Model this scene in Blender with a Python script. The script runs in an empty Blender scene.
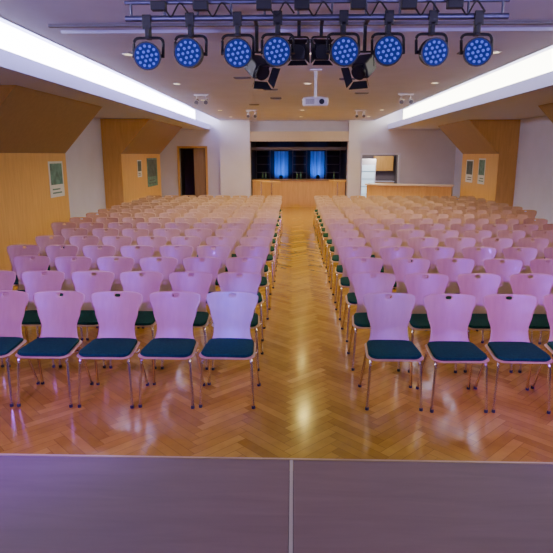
import bpy, bmesh, math, random
from mathutils import Vector, Matrix
random.seed(7)
scn=bpy.context.scene
COL=scn.collection

# ---------------------------------------------------------------- materials
def newmat(name):
    m=bpy.data.materials.new(name); m.use_nodes=True
    nt=m.node_tree; b=nt.nodes['Principled BSDF']
    return m,nt,b
def mat(name,col,rough=.5,metal=0,noise=0,nscale=8,bump=0,emis=None,es=0,coat=0,stretch=(1,1,1),spec=.5):
    m,nt,b=newmat(name)
    b.inputs['Base Color'].default_value=(*col,1)
    b.inputs['Roughness'].default_value=rough
    b.inputs['Metallic'].default_value=metal
    b.inputs['Coat Weight'].default_value=coat
    b.inputs['Specular IOR Level'].default_value=spec
    if emis: 
        b.inputs['Emission Color'].default_value=(*emis,1); b.inputs['Emission Strength'].default_value=es
    if noise or bump:
        tc=nt.nodes.new('ShaderNodeTexCoord'); mp=nt.nodes.new('ShaderNodeMapping')
        mp.inputs['Scale'].default_value=stretch
        n=nt.nodes.new('ShaderNodeTexNoise'); n.inputs['Scale'].default_value=nscale; n.inputs['Detail'].default_value=5
        nt.links.new(tc.outputs['Object'],mp.inputs[0]); nt.links.new(mp.outputs[0],n.inputs['Vector'])
        if noise:
            r=nt.nodes.new('ShaderNodeValToRGB')
            r.color_ramp.elements[0].position=.3; r.color_ramp.elements[1].position=.7
            r.color_ramp.elements[0].color=(*[c*(1-noise) for c in col],1)
            r.color_ramp.elements[1].color=(*[min(1,c*(1+noise)) for c in col],1)
            nt.links.new(n.outputs['Fac'],r.inputs[0]); nt.links.new(r.outputs[0],b.inputs['Base Color'])
        if bump:
            bp=nt.nodes.new('ShaderNodeBump'); bp.inputs['Strength'].default_value=bump; bp.inputs['Distance'].default_value=.01
            nt.links.new(n.outputs['Fac'],bp.inputs['Height']); nt.links.new(bp.outputs[0],b.inputs['Normal'])
    return m

def parquet():
    m,nt,b=newmat('herringbone_parquet')
    N=nt.nodes; L=nt.links
    def mth(op,a,bb=None,c=None):
        n=N.new('ShaderNodeMath'); n.operation=op
        for i,v in enumerate((a,bb,c)):
            if v is None: continue
            if isinstance(v,(int,float)): n.inputs[i].default_value=v
            else: L.new(v,n.inputs[i])
        return n.outputs[0]
    tc=N.new('ShaderNodeTexCoord'); sp=N.new('ShaderNodeSeparateXYZ'); L.new(tc.outputs['Object'],sp.inputs[0])
    x=sp.outputs[0]; y=sp.outputs[1]
    w=.078; n=6; k=1/(w*math.sqrt(2))
    u=mth('ADD',mth('MULTIPLY',mth('ADD',x,y),k),600)
    v=mth('ADD',mth('MULTIPLY',mth('SUBTRACT',y,x),k),600)
    i=mth('FLOOR',u); j=mth('FLOOR',v)
    mm=mth('FLOORED_MODULO',mth('ADD',mth('SUBTRACT',i,j),.5),2*n); mm=mth('FLOOR',mm)
    hz=mth('LESS_THAN',mm,n-.5)
    vt=mth('SUBTRACT',1,hz)
    voff=mth('SUBTRACT',2*n-1,mm)
    bi=mth('SUBTRACT',i,mth('MULTIPLY',hz,mm))
    bj=mth('SUBTRACT',j,mth('MULTIPLY',vt,voff))
    cb=N.new('ShaderNodeCombineXYZ'); L.new(bi,cb.inputs[0]); L.new(bj,cb.inputs[1]); L.new(hz,cb.inputs[2])
    wn=N.new('ShaderNodeTexWhiteNoise'); L.new(cb.outputs[0],wn.inputs['Vector'])
    fu=mth('SUBTRACT',u,bi); fv=mth('SUBTRACT',v,bj)
    lu=mth('ADD',mth('MULTIPLY',hz,n),vt); lv=mth('ADD',mth('MULTIPLY',vt,n),hz)
    du=mth('MINIMUM',fu,mth('SUBTRACT',lu,fu)); dv=mth('MINIMUM',fv,mth('SUBTRACT',lv,fv))
    j1=mth('LESS_THAN',mth('MINIMUM',du,dv),.03)
    shade=mth('ADD',mth('MULTIPLY',wn.outputs['Value'],.72),mth('MULTIPLY',hz,.28))
    ramp=N.new('ShaderNodeValToRGB'); cr=ramp.color_ramp
    cr.elements[0].position=0; cr.elements[0].color=(.42,.225,.018,1)
    cr.elements[1].position=1; cr.elements[1].color=(.66,.40,.045,1)
    e=cr.elements.new(.5); e.color=(.54,.305,.028,1)
    L.new(shade,ramp.inputs[0])
    gn=N.new('ShaderNodeTexNoise'); gn.inputs['Scale'].default_value=9; gn.inputs['Detail'].default_value=6
    L.new(tc.outputs['Object'],gn.inputs['Vector'])
    mixg=N.new('ShaderNodeMix'); mixg.data_type='RGBA'; mixg.blend_type='MULTIPLY'; mixg.inputs[0].default_value=.35
    L.new(ramp.outputs[0],mixg.inputs[6]); 
    g2=N.new('ShaderNodeValToRGB'); g2.color_ramp.elements[0].color=(.55,.5,.45,1); g2.color_ramp.elements[0].position=.3;g2.color_ramp.elements[1].position=.65
    L.new(gn.outputs['Fac'],g2.inputs[0]); L.new(g2.outputs[0],mixg.inputs[7])
    mj=N.new('ShaderNodeMix'); mj.data_type='RGBA'; L.new(mth('MULTIPLY',j1,.5),mj.inputs[0]); L.new(mixg.outputs[2],mj.inputs[6]); mj.inputs[7].default_value=(.14,.06,.008,1)
    L.new(mj.outputs[2],b.inputs['Base Color'])
    rr=mth('ADD',mth('MULTIPLY',wn.outputs['Value'],.07),.15)
    L.new(rr,b.inputs['Roughness'])
    b.inputs['Coat Weight'].default_value=.3; b.inputs['Coat Roughness'].default_value=.12
    return m

def woodmat(name,c1,c2,rough=.4,scale=3,stretch=(6,6,.6),coat=0):
    m,nt,b=newmat(name)
    tc=nt.nodes.new('ShaderNodeTexCoord'); mp=nt.nodes.new('ShaderNodeMapping'); mp.inputs['Scale'].default_value=stretch
    n=nt.nodes.new('ShaderNodeTexNoise'); n.inputs['Scale'].default_value=scale; n.inputs['Detail'].default_value=7; n.inputs['Distortion'].default_value=.6
    r=nt.nodes.new('ShaderNodeValToRGB'); r.color_ramp.elements[0].position=.3; r.color_ramp.elements[1].position=.7
    r.color_ramp.elements[0].color=(*c1,1); r.color_ramp.elements[1].color=(*c2,1)
    nt.links.new(tc.outputs['Object'],mp.inputs[0]); nt.links.new(mp.outputs[0],n.inputs['Vector']); nt.links.new(n.outputs['Fac'],r.inputs[0]); nt.links.new(r.outputs[0],b.inputs['Base Color'])
    b.inputs['Roughness'].default_value=rough; b.inputs['Coat Weight'].default_value=coat
    return m

M_floor=parquet()
M_ceil=mat('ceiling_paint',(.60,.60,.88),.9,noise=.04,nscale=2)
M_white=mat('wall_paint',(.62,.61,.82),.85,noise=.03,nscale=2)
M_whitefar=mat('warm_wall_paint',(.68,.64,.70),.85,noise=.03,nscale=2)
M_soff=mat('soffit_paint',(.60,.60,.86),.9)
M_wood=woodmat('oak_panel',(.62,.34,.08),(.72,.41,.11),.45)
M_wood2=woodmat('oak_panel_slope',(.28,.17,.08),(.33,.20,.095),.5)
M_beech=woodmat('beech_ply',(.56,.345,.135),(.63,.40,.165),.4,coat=.03)
M_pad=mat('green_fabric',(.003,.052,.028),.9,noise=.3,nscale=60,bump=.2,spec=.2)
M_chrome=mat('chrome_tube',(.92,.80,.55),.22,1)  # golden reflection of the hall tinted into the chrome base colour
M_black=mat('black_metal',(.010,.010,.018),.5)
M_plastic=mat('black_rubber',(.02,.02,.02),.7)
M_silver=mat('truss_aluminium',(.13,.13,.22),.45,.8)
M_whitepl=mat('white_plastic',(.72,.70,.82),.4)
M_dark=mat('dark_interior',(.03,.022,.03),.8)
M_stage=woodmat('stage_board',(.215,.130,.115),(.262,.160,.142),.5,3,(.6,5,5))
M_strip=mat('aluminium_strip',(.62,.55,.48),.4,.5)
M_strip2=mat('brass_edge',(.60,.44,.25),.4,.4)
M_cove=mat('cove_glow',(.9,.88,.8),.8,emis=(.95,.93,1),es=14)
M_coveR=mat('cove_glow_warm',(.9,.88,.8),.8,emis=(1,.96,.70),es=11)
M_ledface=mat('led_face',(.006,.01,.06),.9,emis=(.02,.035,.35),es=.5,spec=.05)
M_led=mat('led_lens',(.01,.03,.25),.8,emis=(.14,.18,1),es=.8,spec=.05)
M_blue=mat('blue_lamp',(.02,.1,.9),.3,emis=(.0,.10,1),es=5)
M_glass=mat('dark_glass',(.03,.035,.05),.08)
M_fridge=mat('fridge_glow',(.6,.75,.9),.3,emis=(.6,.8,1),es=1.3)
M_paper=mat('poster_paper',(.66,.68,.70),.6)
M_pdark=mat('poster_dark',(.06,.09,.10),.6,noise=.5,nscale=6)
M_pgreen=mat('poster_green',(.10,.22,.20),.6,noise=.4,nscale=9)
M_vent=mat('vent_grey',(.14,.12,.17),.6)
M_lamp=mat('lamp_glow',(.9,.9,.85),.4,emis=(1,.85,.6),es=1.5)

# ---------------------------------------------------------------- mesh helpers
def mk(name,bm,mats,smooth=False):
    me=bpy.data.meshes.new(name)
    bmesh.ops.recalc_face_normals(bm,faces=bm.faces)
    bm.to_mesh(me); bm.free()
    for m in (mats if isinstance(mats,(list,tuple)) else [mats]): me.materials.append(m)
    if smooth:
        for p in me.polygons: p.use_smooth=True
        try: me.set_sharp_from_angle(angle=math.radians(40))
        except Exception: pass
    ob=bpy.data.objects.new(name,me); COL.objects.link(ob)
    return ob
def bbox(bm,x0,x1,y0,y1,z0,z1,mi=0,bev=0):
    vs=[bm.verts.new((x,y,z)) for x in (x0,x1) for y in (y0,y1) for z in (z0,z1)]
    fs=[(0,1,3,2),(4,6,7,5),(0,4,5,1),(2,3,7,6),(0,2,6,4),(1,5,7,3)]
    F=[]
    for f in fs:
        fa=bm.faces.new([vs[i] for i in f]); fa.material_index=mi; F.append(fa)
    if bev:
        es=list({e for f in F for e in f.edges})
        r=bmesh.ops.bevel(bm,geom=es,offset=bev,segments=2,affect='EDGES',profile=.5)
        for f in r['faces']: f.material_index=mi
def boxes(name,lst,mats,bev=0):
    bm=bmesh.new()
    for b in lst: bbox(bm,*b[:6],mi=(b[6] if len(b)>6 else 0),bev=bev)
    return mk(name,bm,mats)
def ring(bm,c,t,r,n,up=Vector((0,0,1))):
    t=t.normalized()
    a=up if abs(t.dot(up))<.95 else Vector((1,0,0))
    u=t.cross(a).normalized(); v=t.cross(u).normalized()
    return [bm.verts.new(c+u*math.cos(2*math.pi*i/n)*r+v*math.sin(2*math.pi*i/n)*r) for i in range(n)]
def tube(bm,pts,r,n=8,mi=0,up=Vector((0,0,1))):
    pts=[Vector(p) for p in pts]; rs=r if isinstance(r,(list,tuple)) else [r]*len(pts)
    R=[]
    for i,p in enumerate(pts):
        t=(pts[min(i+1,len(pts)-1)]-pts[max(i-1,0)])
        R.append(ring(bm,p,t,rs[i],n,up))
    for a,b in zip(R,R[1:]):
        for i in range(n):
            f=bm.faces.new((a[i],a[(i+1)%n],b[(i+1)%n],b[i])); f.material_index=mi
    for q in (R[0],R[-1]):
        f=bm.faces.new(q); f.material_index=mi
def smoothpath(pts,rad=.04,seg=5):
    pts=[Vector(p) for p in pts]; out=[pts[0]]
    for a,b,c in zip(pts,pts[1:],pts[2:]):
        d1=(a-b); d2=(c-b); r=min(rad,d1.length*.45,d2.length*.45)
        p=b+d1.normalized()*r; q=b+d2.normalized()*r
        for i in range(seg+1):
            t=i/seg; out.append(p*(1-t)**2+b*2*t*(1-t)+q*t*t)
    out.append(pts[-1]); return out
def tag(ob,label,cat,group=None,kind=None):
    ob['label']=label; ob['category']=cat
    if group: ob['group']=group
    if kind: ob['kind']=kind
    return ob
def struct(ob): ob['kind']='structure'; return ob
def empty(name,loc=(0,0,0)):
    e=bpy.data.objects.new(name,None); e.empty_display_size=.1; e.location=loc; COL.objects.link(e); return e
def par(ch,p): ch.parent=p; return ch

# ---------------------------------------------------------------- room
XL,XR=-5.1,6.1; YF=21.5; HC=3.25
struct(boxes('floor',[(XL-.1,XR+.1,2.5,YF+3.2,-.1,0)],M_floor))
struct(boxes('wall_left',[(XL-.12,XL,-3,YF+.2,0,3.7)],M_white))
struct(boxes('wall_right',[(XR,XR+.12,-3,YF+.2,0,3.7)],M_white))
CL,CR=-2.72,3.0      # ceiling slab edges
LL,LR=-3.15,3.52     # soffit lips
struct(boxes('ceiling',[(CL,CR,-3,YF,HC,HC+.1),(CL-.02,CL+.02,-3,YF,HC,3.7),(CR-.02,CR+.02,-3,YF,HC,3.7),
   (XL-.1,CL+.05,-3,YF+.1,3.7,3.8),(CR-.05,XR+.1,-3,YF+.1,3.7,3.8)],M_ceil))
struct(boxes('trim_1',[(XL,LL-.04,-3,YF,2.93,2.99),(LL-.06,LL,-3,YF,2.93,3.12)],M_soff))
struct(boxes('trim_2',[(LR+.04,XR,-3,YF,2.93,2.99),(LR,LR+.06,-3,YF,2.93,3.12)],M_soff))
o=boxes('cove_light',[(LL-.5,LL-.46,-2.5,YF-.5,3.0,3.6)],M_cove); tag(o,'long glowing white light cove along the ceiling edge','cove light','ceiling coves')
o=boxes('cove_light.001',[(LR+.46,LR+.5,-2.5,YF-.5,3.0,3.6)],M_coveR); tag(o,'long glowing pale yellow light cove along the ceiling edge','cove light','ceiling coves')

def pillar(i,side,y0,y1):
    s=-1 if side=='L' else 1
    xo=(XL if s<0 else XR); xw=(-4.6 if s<0 else 5.6); xt=(-3.78 if s<0 else 4.72)
    bm=bmesh.new()
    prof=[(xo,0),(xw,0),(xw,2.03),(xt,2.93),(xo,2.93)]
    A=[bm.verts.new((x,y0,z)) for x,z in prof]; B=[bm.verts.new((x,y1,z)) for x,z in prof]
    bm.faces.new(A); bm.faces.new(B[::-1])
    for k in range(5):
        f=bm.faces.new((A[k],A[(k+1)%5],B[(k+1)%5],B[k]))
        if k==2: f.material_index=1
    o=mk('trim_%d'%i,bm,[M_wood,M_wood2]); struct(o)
    return o
pillar(3,'L',7.8,11.3); pillar(4,'L',15.0,19.4); pillar(5,'R',8.0,11.3); pillar(6,'R',15.6,18.9)

Y0,Y1=YF,YF+.2
struct(boxes('wall_back',[
 (XL-.1,-4.35,Y0,Y1,0,3.7),(-4.35,-3.35,Y0,Y1,2.25,3.7),(-3.35,-1.62,Y0,Y1,0,3.7),
 (-1.62,2.05,Y0,Y1,2.5,3.7),(2.05,2.6,Y0,Y1,0,3.7),(2.6,4.0,Y0,Y1,2.0,3.7),(4.0,XR+.1,Y0,Y1,0,3.7)],M_whitefar))
struct(boxes('trim_7',[(-2.75,-1.62,Y0-.35,Y0,0,HC)],M_whitefar))
struct(boxes('trim_8',[(2.05,2.5,Y0-.35,Y0,0,HC)],M_whitefar))
struct(boxes('trim_9',[(-1.62,2.05,Y0-.3,Y0,2.5,2.85)],mat('cream_lintel',(.62,.50,.36),.6)))
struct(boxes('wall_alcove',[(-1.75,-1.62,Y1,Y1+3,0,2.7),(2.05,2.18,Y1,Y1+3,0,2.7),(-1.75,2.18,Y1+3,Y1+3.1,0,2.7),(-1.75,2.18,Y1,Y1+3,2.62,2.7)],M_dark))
struct(boxes('wall_kitchen',[(2.35,2.45,Y1,Y1+2.2,0,2.4),(4.3,4.4,Y1,Y1+2.2,0,2.4),(2.35,4.4,Y1+2.2,Y1+2.3,0,2.4),(2.35,4.4,Y1,Y1+2.2,2.35,2.4)],mat('kitchen_wall',(.20,.17,.20),.8)))
struct(boxes('wall_corridor',[(-4.6,-4.5,Y1,Y1+1.5,0,2.5),(-3.2,-3.1,Y1,Y1+1.5,0,2.5),(-4.6,-3.1,Y1+1.5,Y1+1.6,0,2.5),(-4.6,-3.1,Y1,Y1+1.5,2.45,2.5)],mat('corridor_wall',(.16,.10,.09),.8)))
struct(boxes('trim_10',[(-4.43,-4.35,Y0-.04,Y0+.1,0,2.33),(-3.35,-3.27,Y0-.04,Y0+.1,0,2.33),(-4.35,-3.35,Y0-.04,Y0+.1,2.25,2.33)],M_wood))
struct(boxes('trim_11',[(2.54,2.6,Y0-.03,Y0+.1,0,2.06),(4.0,4.06,Y0-.03,Y0+.1,0,2.06),(2.6,4.0,Y0-.03,Y0+.1,2.0,2.06)],M_whitepl))
d=boxes('door_1',[(-.42,0,-.02,.02,.01,2.22)],M_wood2,.004); d.location=(-3.38,Y0+.05,0); struct(d)
struct(boxes('baseboard_left',[(XL,XL+.02,11.35,14.95,0,.1)],M_wood2))
struct(boxes('baseboard_right',[(XR-.02,XR,11.35,15.55,0,.1)],M_wood2))

# stage
def deck(x0,x1,nm):
    return boxes(nm,[(x0,x1,-3,2.52,.44,.5)],M_stage,.002)
e=deck(XL+.02,-.010,'stage_deck'); tag(e,'mauve-brown wood board stage deck with satin surface','stage','stage decks')
e=deck(.010,XR-.02,'stage_deck.001'); tag(e,'mauve-brown wood board stage deck with satin surface','stage','stage decks')
e=boxes('stage_seam_strip',[(-.008,.008,-3,2.52,.44,.501)],M_strip); tag(e,'thin aluminium strip between the stage decks','metal strip')
e=boxes('stage_edge_strip',[(XL+.02,XR-.02,2.52,2.535,.42,.503)],M_strip2); tag(e,'narrow metal nosing along the stage front edge','edge strip')
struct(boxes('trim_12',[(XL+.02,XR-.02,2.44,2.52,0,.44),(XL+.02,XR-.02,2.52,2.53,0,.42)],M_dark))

# ---------------------------------------------------------------- chairs
def bake(ob):
    dg=bpy.context.evaluated_depsgraph_get(); dg.update()
    me=bpy.data.meshes.new_from_object(ob.evaluated_get(dg)); 
    ob.modifiers.clear(); ob.data=me
    for p in me.polygons: p.use_smooth=True
    return ob
def lerp_tab(t,tab):
    for (a,va),(b,vb) in zip(tab,tab[1:]):
        if t<=b:
            k=(t-a)/(b-a); k=k*k*(3-2*k); return va+(vb-va)*k
    return tab[-1][1]
def make_backrest():
    bm=bmesh.new(); nu,nv=18,18
    wt=[(0,.185),(.14,.160),(.30,.155),(.6,.188),(.85,.224),(1,.230)]
    V=[]
    for j in range(nv+1):
        t=j/nv; rowv=[]
        z=.435+.42*t
        y=.165+.02*math.sin(min(t*3,1)*math.pi/2)+.085*t**1.2
        w=lerp_tab(t,wt)
        for i in range(nu+1):
            u=-1+2*i/nu
            k=max(0,(t-.88)/.12)
            zz=z-.02*abs(u)**6*k
            yy=y-.035*u*u*(.4+.6*t)
            rowv.append(bm.verts.new((w*u*(1-.05*k*k*abs(u)),yy,zz)))
        V.append(rowv)
    hole={(8,16),(9,16)}
    for j in range(nv):
        for i in range(nu):
            if (i,j) in hole: continue
            bm.faces.new((V[j][i],V[j][i+1],V[j+1][i+1],V[j+1][i]))
    o=mk('backrest',bm,M_beech,True)
    m=o.modifiers.new('s','SOLIDIFY'); m.thickness=.011; m.offset=0
    m=o.modifiers.new('b','SUBSURF'); m.levels=1
    return bake(o)
def rrect(hw,hd,r,n=5):
    pts=[]
    for cx,cy,a0 in ((hw-r,hd-r,0),(-hw+r,hd-r,90),(-hw+r,-hd+r,180),(hw-r,-hd+r,270)):
        for k in range(n+1):
            a=math.radians(a0+90*k/n); pts.append((cx+r*math.cos(a),cy+r*math.sin(a)))
    return pts
def slab(name,layers,material,taper=.0):
    bm=bmesh.new(); R=[]
    for hw,hd,r,z,cy in layers:
        R.append([bm.verts.new((x*(1-taper*(y/hd)),y+cy,z-.012*max(0,-y/hd)**3)) for x,y in rrect(hw,hd,r)])
    for a,b in zip(R,R[1:]):
        n=len(a)
        for i in range(n): bm.faces.new((a[i],a[(i+1)%n],b[(i+1)%n],b[i]))
    bm.faces.new(R[0][::-1]); bm.faces.new(R[-1])
    return mk(name,bm,material,True)
def make_leg(name,front,sx):
    bm=bmesh.new()
    if front:
        pts=smoothpath([(sx*.175,-.02,.415),(sx*.195,-.165,.415),(sx*.215,-.205,.012)],.05)
    else:
        pts=smoothpath([(sx*.175,-.02,.415),(sx*.185,.12,.415),(sx*.222,.245,.012)],.05)
    tube(bm,pts,.0125,8)
    tube(bm,[pts[-1]+Vector((0,0,.012)),Vector((pts[-1].x,pts[-1].y,0))],.015,8,1)
    return mk(name,bm,[M_chrome,M_plastic],True)
def make_parts():
    P=[]
    P.append(make_backrest())
    P.append(slab('seat_shell',[(.208,.2,.07,.425,0),(.218,.21,.075,.431,0),(.208,.2,.07,.438,0)],M_beech,.07))
    P.append(slab('seat_cushion',[(.192,.182,.06,.438,-.008),(.203,.193,.07,.449,-.008),(.197,.187,.068,.464,-.008),(.16,.15,.06,.471,-.008)],M_pad,.07))
    for f in (1,0):
        for s in (-1,1): P.append(make_leg('leg',f,s))
    bm=bmesh.new(); tube(bm,[(-.18,-.09,.411),(.18,-.09,.411)],.009,8); tube(bm,[(-.18,.07,.411),(.18,.07,.411)],.009,8)
    tube(bm,smoothpath([(.18,-.02,.405),(.232,-.02,.405),(.232,.05,.405),(.18,.05,.405)],.02,3),.006,6)
    P.append(mk('seat_frame',bm,M_chrome,True))
    return P
parts=make_parts()
bm=bmesh.new(); matl=[M_beech,M_pad,M_chrome,M_plastic]
for p in parts:
    n0=len(bm.faces); bm.from_mesh(p.data); bm.faces.ensure_lookup_table()
    for f in bm.faces[n0:]:
        f.material_index=matl.index(p.data.materials[f.material_index])
far=bpy.data.meshes.new('conference_chair'); bm.to_mesh(far); bm.free()
for m in matl: far.materials.append(m)
for p in far.polygons: p.use_smooth=True
LBL='beech plywood stacking chair with dark green seat pad and chrome legs'
GRP='rows of stacking chairs in the hall'
nchair=0
def place(x,y,rot,detail):
    global nchair
    nchair+=1
    if detail:
        c=empty('conference_chair',(x,y,0)); c.rotation_euler=(0,0,rot)
        for p in parts:
            q=p.copy(); COL.objects.link(q); q.parent=c
    else:
        c=bpy.data.objects.new('conference_chair',far); c.location=(x,y,0); c.rotation_euler=(0,0,rot); COL.objects.link(c)
    tag(c,LBL,'chair',GRP)
NR=15
for r in range(NR):
    yc=4.33+.823*r
    for side in (-1,1):
        nc= (6 if r<3 else 7 if r<6 else 8) if side<0 else (6 if r<2 else 7 if r<4 else 8 if r<9 else 9)
        if r==0: nc=min(nc,5)
        off=random.uniform(-.02,.02)
        for k in range(nc):
            sp=.495 if (side<0 and r==0) else .497 if side<0 else (.505 if r<1 else .520)
            x0=(-.515 if r==0 else -.53) if side<0 else .815
            x=x0+side*k*sp+(off if r else 0)+random.uniform(-.006,.006)
            if side>0 and abs(x)>5.25: continue
            place(x,yc+random.uniform(-.02,.02),random.uniform(-.025,.025),r<8)
for p in parts: bpy.data.objects.remove(p)

# ---------------------------------------------------------------- LED par lights on truss
YT=4.0
bm=bmesh.new()
tube(bm,[(-1.14,YT,2.90),(1.42,YT,2.90)],.020,12)
tube(bm,[(-1.14,YT+.0,3.00),(1.42,YT+.0,3.00)],.014,10)
for i in range(12):
    x=-1.1+i*2.48/11
    tube(bm,[(x,YT,2.90),(x,YT,3.00)],.009,6)
truss=mk('lighting_bar',bm,M_silver,True)
tag(truss,'aluminium lighting bar hung below the ceiling','lighting bar')
for x in (-.8,.2,1.1):
    bm=bmesh.new(); tube(bm,[(x,YT,3.00),(x,YT,HC)],.012,8); bbox(bm,x-.05,x+.05,YT-.05,YT+.05,HC-.02,HC)
    h=mk('bar_hanger',bm,M_silver,True); par(h,truss)
def led_par(x,tilt,z=2.70,yaw=0,r=.098):
    root=empty('led_par_light',(x,YT-.03,z))
    rot=Matrix.Rotation(yaw,4,'Z')@Matrix.Rotation(tilt,4,'X')
    bm=bmesh.new()
    tube(bm,[(0,-.085,0),(0,-.06,0),(0,.0,0),(0,.05,0),(0,.09,0)],[r*1.08,r*1.08,r*1.04,r*.8,r*.5],24)
    for v in bm.verts: v.co=rot@v.co
    par(mk('housing',bm,M_black,True),root)
    bm=bmesh.new(); tube(bm,[(0,-.0855,0),(0,-.088,0)],[r*.98,r*.97],24)
    for v in bm.verts: v.co=rot@v.co
    par(mk('front_lens',bm,M_ledface,True),root)
    bm=bmesh.new()
    for n,rr in ((1,0),(6,.38),(12,.74)):
        for k in range(n):
            a=2*math.pi*k/n+.2
            cx,cz=math.cos(a)*rr*r,math.sin(a)*rr*r
            tube(bm,[(cx,-.087,cz),(cx,-.092,cz),(cx,-.095,cz)],[.0105,.009,.004],8)
    for v in bm.verts: v.co=rot@v.co
    par(mk('led_array',bm,M_led,True),root)
    bm=bmesh.new()
    for s in (-1,1):
        tube(bm,[(s*r*1.02,0,0),(s*r*1.25,0,0)],.012,8)
    pts=smoothpath([(-r*1.2,0,-.01),(-r*1.2,.03,.12),(r*1.2,.03,.12),(r*1.2,0,-.01)],.04)
    tube(bm,pts,.010,6)
    par(mk('yoke',bm,M_black,True),root)
    bm=bmesh.new(); bbox(bm,-.018,.018,0.005,.055,.11,2.879-z,bev=.004); 
    bbox(bm,-.03,.03,-.012,.005,.17,.26,bev=.004)
    bbox(bm,-.014,.014,-.012,.03,.12,.19,bev=.003)
    par(mk('clamp',bm,M_black),root)
    tag(root,'round black stage light with glowing blue diode face','stage light','blue diode stage lights on the bar')
for x,t,dz,yw in ((-.99,.16,-.015,.14),(-.70,.06,-.004,-.05),(-.38,.16,.0,.1),(-.11,.1,.004,-.04),(.33,.12,.004,.06),(.63,.05,.002,-.12),(.92,.16,0,.05),(1.22,.1,-.004,-.2)):
    led_par(x,t,z=2.672+dz,yaw=yw,r=.084 if abs(x)>.8 else .088)
def fresnel(x,y,z,yaw,pitch,S=.66):
    root=empty('barn_door_spotlight',(x,y,z))
    rot=Matrix.Rotation(yaw,4,'Z')@Matrix.Rotation(pitch,4,'X')@Matrix.Scale(S,4)
    def fin(nm,bm,m=M_black,s=False):
        for v in bm.verts: v.co=rot@v.co
        par(mk(nm,bm,m,s),root)
    bm=bmesh.new(); bbox(bm,-.075,.075,-.10,.10,-.075,.075,bev=.015)
    tube(bm,[(0,-.1,0),(0,-.13,0)],.068,16); fin('housing',bm)
    bm=bmesh.new(); tube(bm,[(0,-.131,0),(0,-.134,0)],.06,16); fin('front_lens',bm,M_black)
    for k in range(4):
        a=k*math.pi/2; bm=bmesh.new()
        q=Matrix.Rotation(a,4,'Y')
        P=[(-.07,-.135,.075),(.07,-.135,.075),(.10,-.20,.115),(-.10,-.20,.115)]
        P2=[(p[0],p[1],p[2]+.003) for p in P]
        A=[bm.verts.new(q@Vector(p)) for p in P]; B=[bm.verts.new(q@Vector(p)) for p in P2]
        bm.faces.new(A); bm.faces.new(B[::-1])
        for i in range(4): bm.faces.new((A[i],A[(i+1)%4],B[(i+1)%4],B[i]))
        fin('barn_door_flap',bm)
    bm=bmesh.new(); tube(bm,smoothpath([(-.068,0,0),(-.068,0,.1),(.068,0,.1),(.068,0,0)],.02,3),.007,6)
    bbox(bm,-.012,.012,-.012,.012,.1,2.92-z); bbox(bm,-.012,.012,YT-y+.021,.012,2.905-z,2.925-z)
    par(mk('yoke',bm,M_black,True),root)
    tag(root,'black theatre spotlight with barn door flaps','spotlight','black theatre spotlights on the bar')
fresnel(-.27,YT+.28,2.63,math.radians(35),.6,.78)
fresnel(.035,YT+.27,2.73,math.radians(-4),.2,.72)
fresnel(.195,YT+.27,2.73,math.radians(4),.2,.72)
fresnel(.51,YT+.28,2.63,math.radians(-35),.6,.78)
for i,x in enumerate((-.9,-.62,-.2,.05,.42,.75,1.05)):
    bm=bmesh.new(); bbox(bm,-.05,.05,-.03,.03,-.028,.028,bev=.005)
    tube(bm,smoothpath([(.03,0,0),(.08,-.01,-.08),(.14,0,.03),(.2,0,-.05)],.03,4),.006,6)
    o=mk('power_box',bm,M_black); o.location=(x,YT-.052,2.965)
    tag(o,'small black power box with cable on the bar','power box','power boxes on the lighting bar')

# ---------------------------------------------------------------- projector
root=empty('projector',(.33,8.8,2.72))
bm=bmesh.new(); bbox(bm,-.19,.19,-.13,.13,0,.12,bev=.02); par(mk('housing',bm,M_whitepl),root)
bm=bmesh.new(); tube(bm,[(.09,-.13,.06),(.09,-.16,.06)],.04,16); par(mk('lens',bm,M_glass,True),root)
bm=bmesh.new(); tube(bm,[(0,0,.12),(0,0,HC-2.72)],.022,10); bbox(bm,-.09,.09,-.09,.09,HC-2.72-.02,HC-2.72); bbox(bm,-.12,.12,-.08,.08,.12,.135)
par(mk('ceiling_mount',bm,M_whitepl),root)
bm=bmesh.new()
for k in range(5): bbox(bm,-.15,-.02,-.1325,-.13,.03+.015*k,.037+.015*k)
par(mk('vent',bm,M_vent),root)
tag(root,'white video projector on a ceiling pole','projector')

def spots(x,y):
    root=empty('ceiling_spotlight',(x,y,HC))
    bm=bmesh.new(); bbox(bm,-.16,.16,-.03,.03,-.03,0,bev=.006); par(mk('base',bm,M_whitepl),root)
    for s in (-1,1):
        bm=bmesh.new(); tube(bm,[(s*.1,0,-.03),(s*.1,0,-.12)],.01,8); tube(bm,[(s*.1,.06,-.11),(s*.1,-.03,-.15),(s*.1,-.08,-.17)],[.03,.045,.055],12)
        par(mk('spot_head',bm,M_whitepl,True),root)
        bm=bmesh.new(); tube(bm,[(s*.1,-.082,-.171),(s*.1,-.086,-.173)],.045,12); par(mk('bulb',bm,M_vent,True),root)
    tag(root,'white twin ceiling spotlight on a short base','ceiling light','twin ceiling spotlights')
for x,y in ((-1.95,12.2),(2.35,12.2),(-1.2,16.5),(1.9,16.5)): spots(x,y)
for i,(x,y,w,l) in enumerate(((-.85,9.6,.28,.12),(-.45,11.3,.28,.12),(-.4,13.0,.25,.25),(.9,9.8,.28,.12),(1.4,12,.28,.12),(-1.9,7.3,.3,.14),(2.2,7.4,.3,.14),(.5,14.5,.25,.25),(-1.0,14.6,.25,.12),(.1,6.6,.3,.14))):
    bm=bmesh.new(); bbox(bm,-w/2,w/2,-l/2,l/2,-.012,0)
    for k in range(4): bbox(bm,-w/2+.02,w/2-.02,-l/2+l*(k+.3)/4,-l/2+l*(k+.6)/4,-.018,-.012)
    o=mk('air_vent',bm,M_vent); o.location=(x,y,HC); tag(o,'small grey ceiling air grille','air vent','ceiling air grilles')
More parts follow.
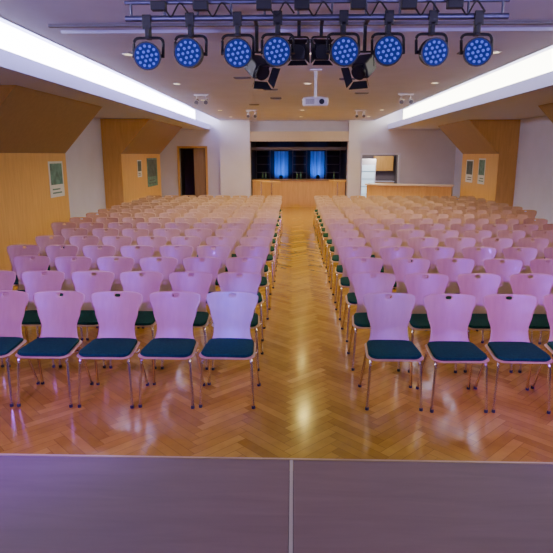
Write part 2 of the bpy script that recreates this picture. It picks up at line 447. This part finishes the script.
for y in (5.75,6.05):
    o=boxes('ceiling_rail',[(-2.4,2.7,-.02,.02,-.03,0)],M_vent if y<6 else M_soff); o.location=(0,y,HC); tag(o,'slim ceiling rail running across the hall','ceiling rail','ceiling rails')

def lamp(name,typ,loc,energy,color,**k):
    l=bpy.data.lights.new(name,typ); l.energy=energy; l.color=color
    for a,b in k.items(): setattr(l,a,b)
    o=bpy.data.objects.new(name,l); o.location=loc; COL.objects.link(o); return o
def aim(o,t):
    o.rotation_euler=(Vector(t)-o.location).to_track_quat('-Z','Y').to_euler()
for y in (7.4,10.4,13.4,16.4,19.2):
    for x in (-2.1,.25,2.5):
        bm=bmesh.new(); tube(bm,[(0,0,-.006),(0,0,0)],[.075,.08],16,0); tube(bm,[(0,0,-.007),(0,0,-.009)],.055,16,1)
        o=mk('recessed_downlight',bm,[M_whitepl,M_lamp],True); o.location=(x,y,HC); tag(o,'small round recessed ceiling lamp with white rim','ceiling lamp','recessed ceiling lamps')
        L=lamp('downlight_lamp','SPOT',(0,0,-.03),165 if y>9 else 60,(1,.80,.20),spot_size=math.radians(150),spot_blend=.9,shadow_soft_size=.05)
        L.parent=o

# ---------------------------------------------------------------- far end furniture
root=empty('bar_counter',(.2,Y0+.55,0))
bm=bmesh.new(); bbox(bm,-1.78,1.82,-.3,.3,0,1.02); 
par(mk('counter_body',bm,M_wood),root)
bm=bmesh.new(); bbox(bm,-1.80,1.84,-.36,.36,1.02,1.07,bev=.01); par(mk('counter_top',bm,M_wood2),root)
tag(root,'wooden bar counter with dark worktop in a dark alcove','counter')
M_fr=mat('frame_dark',(.14,.11,.12),.5)
def shelf(x):
    root=empty('bar_shelf',(x,Y1+2.7,0))
    bm=bmesh.new()
    for s in (-1,1): bbox(bm,s*.3-.02,s*.3+.02,-.15,.15,0,2.2)
    for z in (.1,.9,1.25,1.6,1.95,2.2): bbox(bm,-.3,.3,-.15,.15,z-.015,z+.015)
    par(mk('shelf_frame',bm,M_fr),root)
    tag(root,'dark wooden bar shelf against the alcove wall','shelf','bar shelves')
for x in (-1.3,.28,1.72): shelf(x)
o=boxes('alcove_beam',[(-1.62,2.05,Y1+.3,Y1+.4,2.18,2.3)],M_fr); tag(o,'dark horizontal rail across the alcove opening','rail')
M_cloth=mat('pale_blue_cloth',(.30,.34,.5),.9,noise=.5,nscale=3,stretch=(9,1,.1))
for x in (-.52,1.05):  # drapes added so the blue light shows as upright rectangles
    bm=bmesh.new(); N_=16
    A=[];B=[]
    for i in range(N_+1):
        xx=-.30+.60*i/N_; yy=.02*math.sin(i*1.9)
        A.append(bm.verts.new((xx,yy,.05))); B.append(bm.verts.new((xx,yy,2.16)))
    for i in range(N_): bm.faces.new((A[i],A[i+1],B[i+1],B[i]))
    o=mk('added_drape',bm,M_cloth,True); o.location=(x,Y1+2.95,0); tag(o,'pale pleated drape added to catch the blue light','added_drape','added blue-lit drapes')
    root=empty('blue_wall_lamp',(x,Y1+2.2,0))
    bm=bmesh.new(); tube(bm,[(0,0,0),(0,0,.02)],.16,16); tube(bm,[(0,0,.02),(0,0,1.0)],.015,8); par(mk('stand',bm,M_black,True),root)
    bm=bmesh.new(); tube(bm,[(0,-.06,1.05),(0,.06,1.10)],.08,16); par(mk('housing',bm,M_black,True),root)
    bm=bmesh.new(); tube(bm,[(0,.062,1.10),(0,.066,1.102)],.07,16); par(mk('lamp_face',bm,M_blue,True),root)
    tag(root,'black lamp on a stand washing the added drape blue','lamp','blue alcove lamps')
    l=lamp('blue_wash_lamp','SPOT',(x,Y1+2.32,1.12),55,(.01,.2,1),spot_size=math.radians(100),spot_blend=.8,shadow_soft_size=.05); aim(l,(x,Y1+3,1.6))
def bottle(x,y):
    bm=bmesh.new(); tube(bm,[(0,0,0),(0,0,.18),(0,0,.22),(0,0,.30)],[.035,.035,.014,.013],10)
    o=mk('bottle',bm,mat('bottle_glass',(.05,.12,.06),.15),True); o.location=(x,y,1.07); tag(o,'dark green glass bottle standing on the bar counter','bottle','bottles on the bar counter')
for x in (-1.2,-1.08,.15,.3,1.6): bottle(x,Y0+.6)
def bistro(x,y):
    root=empty('bistro_table',(x,y,0))
    bm=bmesh.new(); tube(bm,[(0,0,1.07),(0,0,1.10)],.32,24); par(mk('table_top',bm,M_wood,True),root)
    bm=bmesh.new(); tube(bm,[(0,0,.02),(0,0,1.07)],.03,10); par(mk('pole',bm,M_chrome,True),root)
    bm=bmesh.new(); tube(bm,[(0,0,0),(0,0,.03)],[.24,.2],20); par(mk('base',bm,M_chrome,True),root)
    tag(root,'round standing bistro table with wooden top','table','bistro tables')
bistro(-1.15,20.3); bistro(1.6,20.3); bistro(-.75,19.4+.2)
root=empty('service_counter',(4.05,19.72,0)); root.rotation_euler=(0,0,-.35)
bm=bmesh.new(); bbox(bm,-1.45,1.45,-.22,.22,0,.95); par(mk('counter_body',bm,M_wood),root)
bm=bmesh.new(); bbox(bm,-1.5,1.5,-.3,.3,.95,1.0,bev=.008); par(mk('counter_top',bm,mat('pale_worktop',(.75,.58,.42),.3)),root)
tag(root,'long light wood service counter','counter')
root=empty('drinks_fridge',(3.0,Y1+1.2,0))
bm=bmesh.new(); bbox(bm,-.3,.3,-.3,.3,0,1.85,bev=.02); par(mk('cabinet',bm,M_whitepl),root)
bm=bmesh.new(); bbox(bm,-.25,.25,-.315,-.30,.2,1.6); par(mk('glass_door',bm,M_fridge),root)
bm=bmesh.new()
for k in range(4): bbox(bm,-.25,.25,-.33,-.315,.45+k*.3,.47+k*.3)
par(mk('shelf_edges',bm,M_black),root)
tag(root,'white drinks fridge with glowing glass door','fridge')
root=empty('kitchen_cupboard',(3.75,Y1+1.85,0))
bm=bmesh.new(); bbox(bm,-.4,.4,-.3,.3,0,.9,bev=.01); par(mk('base_cabinet',bm,M_wood),root)
bm=bmesh.new(); bbox(bm,-.4,.4,.0,.3,1.35,1.95,bev=.01); par(mk('wall_cabinet',bm,M_wood),root)
bm=bmesh.new(); bbox(bm,-.42,.42,-.33,.3,.9,.94); par(mk('worktop',bm,M_whitepl),root)
tag(root,'wooden kitchen cupboard with pale worktop','cupboard')
lamp('kitchen_lamp','POINT',(3.3,Y1+.6,2.1),55,(1,.92,.8),shadow_soft_size=.08)

def poster(x,y0,y1,z0,z1,m,side,label):
    s=1 if side=='L' else -1
    bm=bmesh.new()
    xa=x; xb=x+s*.008
    bbox(bm,min(xa,xb),max(xa,xb),y0,y1,z0,z1)
    xc=xb+s*.002
    yy=(y1-y0); zz=(z1-z0)
    bbox(bm,min(xb,xc),max(xb,xc),y0+yy*.08,y1-yy*.08,z0+zz*.35,z1-zz*.06,1)
    bbox(bm,min(xb,xc),max(xb,xc),y0+yy*.15,y1-yy*.3,z0+zz*.2,z0+zz*.24,1)
    bbox(bm,min(xb,xc),max(xb,xc),y0+yy*.15,y1-yy*.2,z0+zz*.1,z0+zz*.14,1)
    o=mk('poster',bm,m); tag(o,label,'poster')
poster(-4.6,10.45,11.1,1.2,1.88,[M_paper,M_pgreen],'L','white poster with dark teal picture on wood panel')
poster(-4.6,16.5,16.95,1.35,1.85,[M_paper,M_pdark],'L','small pale notice on wood panel')
poster(-4.6,17.6,18.9,1.0,1.9,[M_pgreen,M_pdark],'L','large dark poster on wood panel')
poster(5.6,16.6,17.2,1.15,1.9,[M_paper,M_pgreen],'R','pale poster with teal picture on wood panel')
poster(5.6,17.7,18.4,1.15,1.85,[M_paper,M_pdark],'R','pale poster with dark picture on wood panel')

# ---------------------------------------------------------------- stage wash lights (lamps above the stage, then added ceiling fill)
def wash(x,y,z,t,e,c,size,blend=.8):
    o=lamp('stage_wash_and_fill','SPOT',(x,y,z),e,c,spot_size=math.radians(size),spot_blend=blend,shadow_soft_size=.12); aim(o,t)
wash(-2.0,-.8,3.0,(-1.8,4.8,.6),3000,(.20,.035,1),46,1)
wash(2.4,-.8,3.0,(2.4,4.8,.6),3000,(.23,.035,1),46,1)
wash(-.9,-.6,3.05,(-.52,4.55,.68),3200,(.01,.06,1),9,.9)
wash(.6,-.6,3.05,(.85,4.55,.68),900,(.06,.07,1),11,.9)
# unseen fill spots behind the camera, added to brighten the ceiling in violet
wash(-1.6,-1.2,1.5,(-1.0,6.5,4.1),850,(.52,.44,1),38,1)
wash(2.0,-1.2,1.5,(1.4,6.5,4.1),850,(.52,.44,1),38,1)

w=bpy.data.worlds.new('world'); scn.world=w; w.use_nodes=True
bg=w.node_tree.nodes['Background']; bg.inputs[0].default_value=(.42,.35,.95,1); bg.inputs[1].default_value=.9

cd=bpy.data.cameras.new('camera'); cd.sensor_width=36; cd.lens=36
cam=bpy.data.objects.new('camera',cd); COL.objects.link(cam)
cam.location=(0,0,2.0)
cam.rotation_euler=(math.radians(90-12.4),0,math.radians(1.7))
cd.clip_start=.05; scn.camera=cam
print('chairs',nchair)
